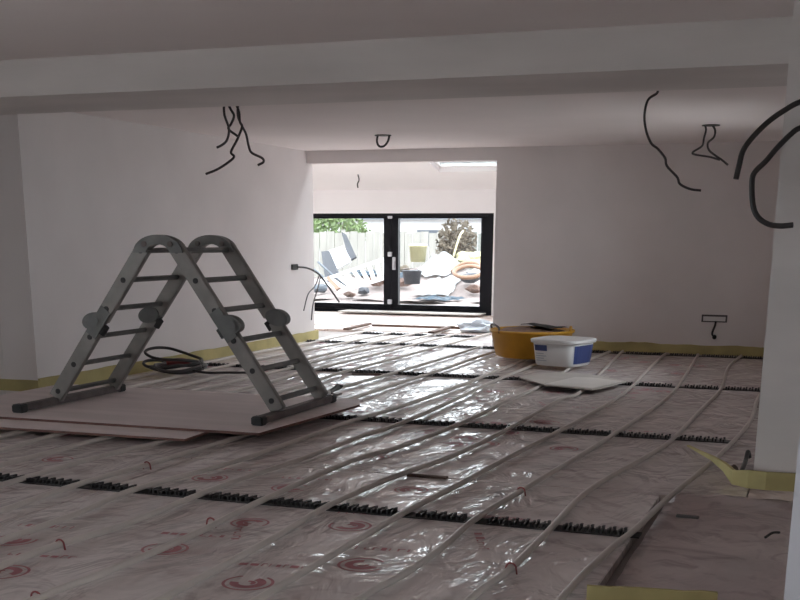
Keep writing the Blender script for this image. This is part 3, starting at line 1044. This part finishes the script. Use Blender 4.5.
p1 = onZ(658, 87, ZC)
o = px_cable('ceiling_cable', [(657, 93), (648, 100), (644.5, 115), (646, 130), (651, 143), (658, 149), (665, 158), (667, 166), (677, 177), (680, 184), (690, 189), (701, 190.5)], p1.y, .009, 'cable',
             'single long dark cable hanging from the ceiling before the right wall', start=p1)
p2 = onZ(711, 125, ZC)
cb = empty('ceiling_cable', p2)
lp = lambda pts: [onY(x, y, p2.y) - p2 for x, y in pts]
tube('strand', lp(((705, 124.5), (706, 130), (704, 138), (702, 146), (693, 152), (695, 154.5), (710, 157), (720, 160))), .010, 'cable', cb)
tube('strand', lp(((712, 124.5), (715, 130), (714, 137), (708, 143), (709, 150), (716, 156), (722, 160), (728, 165))), .010, 'cable', cb)
bm = bmesh.new()
add_disc(bm, (0, 0, -.004), (0, 0, 1), .085, .008, 24)
to_obj('ceiling_hole', bm, 'rubber', cb)
tag(cb, 'pair of thin cables hooked together hanging from a ceiling hole', 'cable')

cxs = Vector((XR + .25, YC, 0))
k1 = [(800, 102), (785, 110), (768, 122), (752, 138), (743, 151), (739, 166), (736, 179)]
k2 = [(800, 128), (790, 135), (777, 148), (766, 161), (755, 172), (752, 182), (753, 205), (758, 217), (768, 224), (780, 226), (793, 225)]
for k, pts in enumerate((k1, k2)):
    P_ = [onY(x, y, YC - .12 - .012 * i) for i, (x, y) in enumerate(pts)]
    a = P_[0]
    P_ = [Vector((a.x + .16, YC + .004, a.z + .03)), Vector((a.x + .10, YC - .07, a.z + .025))] + P_
    o = tube('thick_cable', P_, .0145, 'cable', None, 6, 10)
    tag(o, ['thick dark cable sticking out of the pillar, upper of the two', 'thick dark cable hooking down from the pillar, lower of the two'][k], 'cable')

# cable and back box on the left wall
pw = onX(294, 267, XL)
wc = empty('wall_cable', pw)
box('back_box', (0.0, -.09, -.035), (.02, .09, .035), 'rubber', wc, .005)
tube('cable', [(.02, .05, 0), Vector((.08, .25, -.02)), Vector((.12, .5, -.1)), Vector((.14, .72, -.24)), Vector((.17, .86, -.36)), Vector((.21, .97, -.48))], .012, 'cable', wc)
tube('wire', [Vector((.12, .52, -.12)), Vector((.10, .42, -.25)), Vector((.09, .22, -.35)), Vector((.08, .1, -.55))], .008, 'cable_grey', wc)
tube('wire', [Vector((.12, .56, -.14)), Vector((.12, .45, -.30)), Vector((.11, .33, -.48)), Vector((.11, .27, -.68))], .009, 'cable_grey', wc)
tag(wc, 'dark back box with loose cables on the left wall near the opening', 'cable')

# socket box on the back wall
s0, s1_ = onY(702, 315, YB), onY(727, 322.5, YB)
so = empty('socket_box', ((s0.x + s1_.x) / 2, YB, s1_.z))
sw, sh = (s1_.x - s0.x) / 2, .085
boxes('box_rim', [((-sw, -.022, 0), (sw, 0, .012)), ((-sw, -.022, sh - .02), (sw, 0, sh)), ((-sw, -.022, .012), (-sw + .018, 0, sh - .02)), ((sw - .018, -.022, .012), (sw, 0, sh - .02))], 'cable_grey', so)
box('plate', (-sw + .018, -.012, .012), (sw - .018, 0, sh - .02), 'tub', so)
tube('cable', [(.02, -.02, .01), (.015, -.05, -.04), (-.005, -.045, -.10), (-.01, -.03, -.14), (.015, -.03, -.165)], .012, 'cable', so)
bm = bmesh.new()
bmesh.ops.create_icosphere(bm, subdivisions=2, radius=.026)
for v in bm.verts:
    v.co = Vector((v.co.x + .018, v.co.y * .8 - .035, v.co.z * 1.1 - .17))
to_obj('plug', bm, 'rubber', so, True)
tag(so, 'open socket box with a short hanging cable on the back wall', 'socket')

# dark scraps round the pillar foot and on the sheet
pcst = onZ(741, 476)
bm = bmesh.new()
add_tube(bm, smooth_path([onZ(739, 478), onZ(742, 474) + Vector((0, 0, .03)), onZ(745, 466) + Vector((0, 0, .03)), onZ(747, 463) + Vector((0, 0, .07)), onZ(749, 462) + Vector((0, 0, .03))], 5), .014, 7)
o = to_obj('cable_stub', bm, 'cable', smooth=True)
tag(o, 'short black cable stub at the left foot of the pillar', 'cable')
o = lump('mortar_lump', (pcst.x - .05, pcst.y + .02, .02), (.035, .08, .035), 'wood_dark', None, 2, .5, 2, 2, flat=.0)
tag(o, 'dark brown lump of mortar behind the curling foam at the pillar', 'rubble')
a, b = onZ(676, 518, .008), onZ(699, 520, .008)
o = bar('wood_scrap', a + Vector((0, 0, .012)), b + Vector((0, 0, .012)), .03, .012, (0, 1, 0), 'cable_grey', None, .003)
tag(o, 'small grey scrap of wood on the crumpled sheet', 'scrap')
a, b = onZ(765, 540, .008), onZ(779, 535, .008)
o = tube('wire_offcut', [a + Vector((0, 0, .012)), (a + b) / 2 + Vector((0, 0, .022)), b + Vector((0, 0, .012))], .006, 'cable')
tag(o, 'tiny dark wire offcut on the sheet by the right border', 'scrap')
for (xa, ya, xb, yb, lab) in ((408, 476, 447, 479, 'thin dark strip standing for a floor slot between pipes, right of centre'),
                              (352, 374.5, 385, 375, 'thin dark strip on the floor behind the ladder')):
    a, b = onZ(xa, ya), onZ(xb, yb)  # dark strip laid in place of a slot between floor boards
    o = bar('dark_strip', a + Vector((0, 0, .0065)), b + Vector((0, 0, .0065)), .05, .012, (0, 1, 0), 'wood_dark', None, .002)
    tag(o, lab, 'batten')

# ------------------------------------------------------------------ extension floor: plywood planks with gaps
ep = empty('plank_flooring', (-6, 17.5, -.03))
tag(ep, 'bright reddish plywood planks laid on the extension floor', 'flooring')
rng = random.Random(3)
yrow = [16.05, 16.75, 17.55, 18.45, 19.2, 19.86]
for j, (y0, y1) in enumerate(zip(yrow, yrow[1:])):
    x = -13.4 + rng.uniform(0, .8)
    while x < -3.2:
        x1 = min(x + rng.uniform(1.7, 2.6), -3.1)
        if x1 - x > .3:
            z = rng.uniform(0, .012)
            box('plank', (x + 6 + .012, y0 - 17.5 + .014, 0), (x1 + 6 - .012, y1 - 17.5 - .014, .035 + z), 'plank', ep)
        x = x1
for (xa, ya, xb, yb, lab) in ((346, 330.5, 369, 325, 'dark batten on the extension floor, left one'),
                              (431, 334, 452, 328, 'dark batten on the extension floor, right one')):
    a, b = onZ(xa, ya, .03), onZ(xb, yb, .03)
    o = bar('floor_batten', a + Vector((0, 0, .02)), b + Vector((0, 0, .02)), .09, .03, (1, 0, 0), 'wood_dark', None, .004)
    tag(o, lab, 'batten')
a, b = onZ(372, 326.5, .03), onZ(470, 329.5, .03)
o = bar('floor_batten', a + Vector((0, 0, .02)), b + Vector((0, 0, .02)), .05, .03, (0, 1, 0), 'wood_dark', None, .004)
tag(o, 'long dark batten lying across the extension floor', 'batten')
o = box('threshold_board', (-8.2, 19.3, .047), (-5.6, 19.75, .062), 'board_pale')
tag(o, 'white board lying on the planks before the glazed doors', 'board')

# ================================================================== OUTSIDE
GZ = -.12
bm = bmesh.new()
NXg, NYg = 60, 40
gg = []
for i in range(NXg + 1):
    row = []
    for j in range(NYg + 1):
        x, y = -45 + 60 * i / NXg, 20.2 + 40 * j / NYg
        z = GZ + (.12 * noise.fractal(Vector((x * .7, y * .5, 0)), 1, 2, 4) if j > 2 else 0)
        row.append(bm.verts.new((x, y, z)))
    gg.append(row)
for i in range(NXg):
    for j in range(NYg):
        bm.faces.new((gg[i][j], gg[i + 1][j], gg[i + 1][j + 1], gg[i][j + 1]))
o = to_obj('ground_garden', bm, 'ground', smooth=True)
tag(o, 'churned earth ground of the garden outside the doors', 'ground', kind='structure')

o = boxes('ground_paving', [((-45, -30, -.4), (-13.95, 20.2, -.3)), ((4.35, -30, -.4), (30, 20.2, -.3)), ((-13.95, -30, -.4), (4.35, -4.35, -.3)), ((-2.65, 14.5, -.4), (4.35, 20.2, -.3)),
                          ((XR + .31, YC + .65, -.4), (4.35, 14.5, -.3))], 'paving')
tag(o, 'pale paving round the house, out of view', 'ground', kind='structure')
# fence: panels of boards between posts
FY = 40.0
fe = empty('garden_fence', (-16, FY, GZ))
tag(fe, 'pale wooden board fence at the end of the garden', 'fence')
x = -24.0
i = 0
while x < -6:
    zt = 1.62 + .03 * math.sin(i * 2.1)
    box('fence_board', (x + 16 + .01, -.02 + .012 * (i % 2), -.1), (x + 16 + .29, .012 + .012 * (i % 2), zt), 'fence' if x < -12 else 'fence_grey', fe)
    if i % 8 == 0:
        box('post', (x + 16 - .06, .03, -.2), (x + 16 + .06, .15, zt + .08), 'fence', fe)
    x += .3
    i += 1

# neighbour house beyond
hs = empty('neighbour_house', (-18, 56, GZ))
tag(hs, 'white house wall with grey roof edge beyond the fence', 'house')
box('wall', (-9, 0, 0), (9, 6, 2.3), 'white', hs)
bm = bmesh.new()
rv = [(-9.4, -.5, 2.3), (9.4, -.5, 2.3), (9.4, 3, 4.2), (-9.4, 3, 4.2), (9.4, 6.5, 2.3), (-9.4, 6.5, 2.3)]
vv = [bm.verts.new(p_) for p_ in rv]
for f_ in ((0, 1, 2, 3), (3, 2, 4, 5), (0, 3, 5), (1, 4, 2), (0, 5, 4, 1)):
    bm.faces.new([vv[t] for t in f_])
to_obj('roof', bm, 'slate', hs)
wn = box('window', (-1.6, -.05, .9), (-.2, 0, 1.9), 'white', hs)
box('pane', (-1.5, -.06, 1.0), (-.3, -.051, 1.8), 'slate', wn)


def foliage(name, c, rad, n, size, ma, lab, cat, seed):
    rg_ = random.Random(seed)
    o = empty(name, (c[0], c[1], GZ))
    bm = bmesh.new()
    for _ in range(n):
        while True:
            v = Vector((rg_.uniform(-1, 1), rg_.uniform(-1, 1), rg_.uniform(-1, 1)))
            if .35 < v.length < 1:
                break
        p_ = Vector((v.x * rad[0], v.y * rad[1], c[2] - GZ + v.z * rad[2]))
        d_ = Vector((rg_.gauss(0, 1), rg_.gauss(0, 1), rg_.gauss(0, 1))).normalized()
        e_ = d_.orthogonal().normalized()
        L = size * rg_.uniform(.6, 1.3)
        bm.faces.new([bm.verts.new(t) for t in (p_ - d_ * L, p_ + e_ * L * .4, p_ + d_ * L, p_ - e_ * L * .4)])
    lf = to_obj('leaves', bm, ma, o)
    lf['kind'] = 'stuff'
    bm = bmesh.new()
    for k in range(7):
        a = rg_.uniform(0, 6.28)
        add_tube(bm, [Vector((.06 * math.cos(a), .06 * math.sin(a), -.05)), Vector((rad[0] * .3 * math.cos(a), rad[1] * .3 * math.sin(a), (c[2] - GZ) * .6)),
                      Vector((rad[0] * .65 * math.cos(a), rad[1] * .65 * math.sin(a), (c[2] - GZ) + rad[2] * .4))], [.04, .025, .01], 5)
    to_obj('stems', bm, 'wood_dark', o)
    tag(o, lab, cat)


hc = onY(330, 224, 42)
foliage('green_hedge', (hc.x, 42.3, hc.z - .3), (1.5, .9, .75), 1500, .12, 'leaf', 'green hedge topping the fence at the left of the garden', 'hedge', 1)
sc_ = onY(457, 234, 34)
foliage('bare_shrub', (sc_.x, 34, sc_.z - .3), (.62, .6, .75), 900, .10, 'shrub', 'brown bare shrub behind the rubble at the right', 'shrub', 2)

# leaning slatted panel (white)
sl = empty('slatted_panel', onY(352, 292, 25.4))
SO = sl.location
c00, c10, c11, c01 = onY(341, 292, 25.2), onY(388, 278, 25.5), onY(388, 257, 26.2), onY(318, 281, 26.0)
def bil(u, v):
    return c00.lerp(c10, u).lerp(c01.lerp(c11, u), v) - SO
for v in (0.04, .96):
    bar('side_rail', bil(0, v), bil(1, v), .08, .06, (0, 0, 1), 'white', sl)
for i in range(9):
    u = .04 + .92 * i / 8
    bar('slat', bil(u, .06) + Vector((0, -.03, 0)), bil(u, .94) + Vector((0, -.03, 0)), .09, .03, (1, 0, 0), 'white', sl)
tag(sl, 'white slatted panel lying tilted across the rubble outside', 'panel')
bar_ = plate('orange_plank', [onY(337, 291, 25.0), onY(341, 289, 25.0), onY(330, 277, 25.3), onY(327, 279, 25.3)], .05, 'orange')
tag(bar_, 'short orange plank end beside the white slatted panel', 'plank')


def lean(name, px, Y, dY, th, ma, lab, cat):
    """panel standing on the rubble and leaning back by dY over its height"""
    ys_ = [y for _, y in px]
    y0, y1 = min(ys_), max(ys_)
    o = plate(name, [onY(x, y, Y + dY * (y1 - y) / (y1 - y0)) for x, y in px], th, ma)
    tag(o, lab, cat)


lean('leaning_board', [(326, 281), (341, 277), (330, 252), (322, 253)], 26.6, .5, .06, 'dark_board', 'dark grey board leaning in the garden beside the left jamb', 'board')
lean('leaning_board', [(350, 262), (357, 258), (347, 236), (342, 233)], 28.4, .5, .06, 'dark_board', 'narrow dark board leaning upright near the garden fence', 'board')
lean('leaning_board', [(338, 270), (352, 262), (344, 247), (328, 252)], 27.6, .4, .05, 'white', 'white board leaning between two dark boards outside', 'board')

MG = [(onY(441, 270, 29.6).x, 29.6, .78, 1.35, 1.1), (onY(468, 270, 28.2).x, 28.2, .42, .8, .8), (onY(345, 270, 28.2).x, 28.2, .42, 1.3, .9), (onY(408, 270, 28.2).x, 28.2, .25, .8, .8)]


def mound(x, y):
    z = 0.0
    for gx, gy, a_, sx_, sy_ in MG:
        z += a_ * math.exp(-((x - gx) / sx_) ** 2 - ((y - gy) / sy_) ** 2)
    return GZ + .03 + z + .05 * noise.fractal(Vector((x * 2.1, y * 2.1, 5)), 1, 2, 3)


def drape(name, x0, x1, y0, y1, nx, ny, off, wr, fr, ma, lab, cat, seed, ragged=0.0):
    """crumpled cover that follows the mound"""
    bm = bmesh.new()
    g_ = []
    for i_ in range(nx + 1):
        row_ = []
        for j_ in range(ny + 1):
            u, v = i_ / nx, j_ / ny
            x, y = x0 + (x1 - x0) * u, y0 + (y1 - y0) * v
            if ragged:
                x += ragged * noise.noise(Vector((u * 4, v * 4, seed)))
                y += ragged * noise.noise(Vector((v * 4, seed, u * 4)))
            edge = min(1.0, 4 * min(u, 1 - u, v, 1 - v) + .15)
            row_.append(bm.verts.new((x, y, mound(x, y) + off + wr * edge * (.3 + abs(noise.fractal(Vector((x * fr, y * fr, seed)), 1, 2, 3))))))
        g_.append(row_)
    for i_ in range(nx):
        for j_ in range(ny):
            bm.faces.new((g_[i_][j_], g_[i_ + 1][j_], g_[i_ + 1][j_ + 1], g_[i_][j_ + 1]))
    if name != 'rubble_mound':
        bmesh.ops.solidify(bm, geom=bm.faces[:], thickness=.012)
    o = to_obj(name, bm, ma)
    tag(o, lab, cat)


drape('rubble_mound', -14.2, -5.6, 25.6, 32.2, 80, 60, 0, 0, 1, 'ground', 'long mound of earth and rubble outside the doors', 'rubble', 0)
X_ = lambda x, Y: onY(x, 260, Y).x
drape('plastic_sheeting', X_(424, 29), X_(462, 29), 28.2, 29.7, 26, 20, .07, .2, 2.2, 'white', 'white plastic sheeting heaped on top of the rubble mound', 'plastic sheet', 1, .15)
drape('plastic_sheeting', X_(420, 27.4), X_(455, 27.4), 26.9, 28.0, 24, 16, .04, .20, 2.6, 'white', 'crumpled white sheeting low on the front of the rubble mound', 'plastic sheet', 8, .15)
drape('plastic_sheeting', X_(463, 28.4), X_(486, 28.4), 28.5, 29.4, 18, 14, .04, .20, 2.6, 'white', 'small white sheeting heap near the right door stile', 'plastic sheet', 5, .12)
drape('blue_tarpaulin', X_(349, 28.2), X_(373, 28.2), 28.1, 28.8, 18, 12, .05, .16, 3, 'blue_tarp', 'blue tarpaulin bunched behind the white slatted panel', 'tarpaulin', 2, .1)
drape('blue_tarpaulin', X_(418, 26), X_(464, 26), 25.7, 26.4, 24, 12, .04, .10, 3, 'blue_tarp', 'blue tarpaulin spread low before the rubble outside', 'tarpaulin', 6, .12)
drape('blue_tarpaulin', X_(397, 28), X_(406, 28), 27.9, 28.4, 12, 10, .05, .14, 3, 'blue_tarp', 'small blue bundle just right of the door stiles', 'tarpaulin', 9, .06)


def rest(name, x, y, s_, ma, lab, seed):
    """a rock that lies on the mound where the pixel's line of sight meets it"""
    d = ray(x, y)
    Y_ = 21.0
    while Y_ < 33 and (CAM + d * (Y_ / d.y)).z > mound((CAM + d * (Y_ / d.y)).x, Y_):
        Y_ += .05
    c = CAM + d * (Y_ / d.y)
    zt_ = max(mound(c.x + dx_ * s_ * 1.3, c.y + dy_ * s_) for dx_ in (-1, -.5, 0, .5, 1) for dy_ in (-1, -.5, 0, .5, 1))
    o = lump(name, (c.x, c.y, zt_ + s_ * .72), (s_ * 1.4, s_, s_ * .7), ma, None, 2, .5, 2, seed)
    tag(o, lab, 'rubble')


for k, (x, y, s_, ma, lab) in enumerate(((470, 288, .18, 'dark_board', 'dark lump of debris beside the orange hose'), (404, 276, .13, 'shrub', 'brown clump of debris beside the grey bucket outside'),
                                         (376, 290, .16, 'brick', 'reddish lump of rubble under the slatted panel'), (404, 290, .15, 'brick', 'reddish rubble lump just right of the door stiles'),
                                         (364, 296, .12, 'dark_board', 'dark rubble lump low in the left door'), (474, 296, .14, 'brick', 'reddish rubble lump low in the right door'),
                                         (350, 298, .10, 'brick', 'small reddish rubble lump low in the left door'), (319, 295, .16, 'slate', 'grey rubble lump beside the left jamb outside'))):
    rest('rubble_lump', x, y, s_, ma, lab, k * 2.2)

def pail(name, x, y, Y, r, h, ma, lab):
    c = onY(x, y, Y)
    o = empty(name, c)
    bm = bmesh.new()
    lathe(bm, [(r * .8, 0), (r, h), (r * 1.06, h), (r * 1.06, h * 1.04), (r * .94, h * 1.03), (r * .75, .03), (.0001, .03)], (0, 0, 0), 24)
    to_obj('body', bm, ma, o, True)
    tube('handle', [(-r, 0, h * .98), (-r * .7, -r * .6, h * 1.15), (0, -r * .95, h * 1.2), (r * .7, -r * .6, h * 1.15), (r, 0, h * .98)], .012, 'steel', o)
    tag(o, lab, 'bucket')


pail('plastic_bucket', 412, 284, 26.4, .23, .30, 'grey_plastic', 'dark grey bucket low in the right door')
cbn = onY(418, 262, 28.9)
bn = empty('cream_bin', cbn)
bm = bmesh.new()
lathe(bm, [(.17, 0), (.20, .38), (.215, .38), (.215, .42), (.17, .45), (.0001, .46)], (0, 0, 0), 28, 4)
to_obj('body', bm, 'cream', bn, True)
tag(bn, 'pale yellow bin standing on the rubble left of the shrub', 'bin')
hp = onY(470, 271, 27.0)
tube_pts = [onY(x, y, 26.9 + dy) for x, y, dy in ((452, 272, 0), (458, 266, .2), (468, 263, .3), (479, 265, .3), (483, 272, 0), (474, 277, -.2), (461, 277, -.2), (454, 273, -.1), (460, 268, .1), (472, 266, .2), (484, 269, 0))]
o = tube('orange_hose', tube_pts, .05, 'orange', None, 6, 8)
tag(o, 'orange hose looped over the rubble at the right of the door', 'hose')
sx_ = onY(468, 245, 29.6).x
o = lump('yellow_sack', (sx_, 29.9, mound(sx_, 29.9) + .30), (.42, .3, .2), 'cream', None, 3, .4, 2, 3.3)
tag(o, 'yellow sack on top of the heap beside the shrub', 'sack')
a = onY(452, 250, 29.75)
a.z = mound(a.x, a.y) + .05
o = tube('yellow_pole', [a, onY(459, 238, 30.0), onY(463, 231, 30.4)], .03, 'cream', None, 3, 6)
tag(o, 'thin yellow pole leaning out of the heap before the shrub', 'pole')
for k, (xa, ya, xb, yb, Y) in enumerate(((318, 262, 346, 287, 26.0), (310, 266, 330, 283, 26.9))):
    o = tube('long_pole', [onY(xa, ya, Y + .4), onY((xa + xb) / 2, (ya + yb) / 2, Y + .2), onY(xb, yb, Y)], .028, 'slate', None, 3, 6)
    tag(o, ['upper grey pole slanting across the left door glass', 'lower grey pole slanting across the left door glass'][k], 'pole')
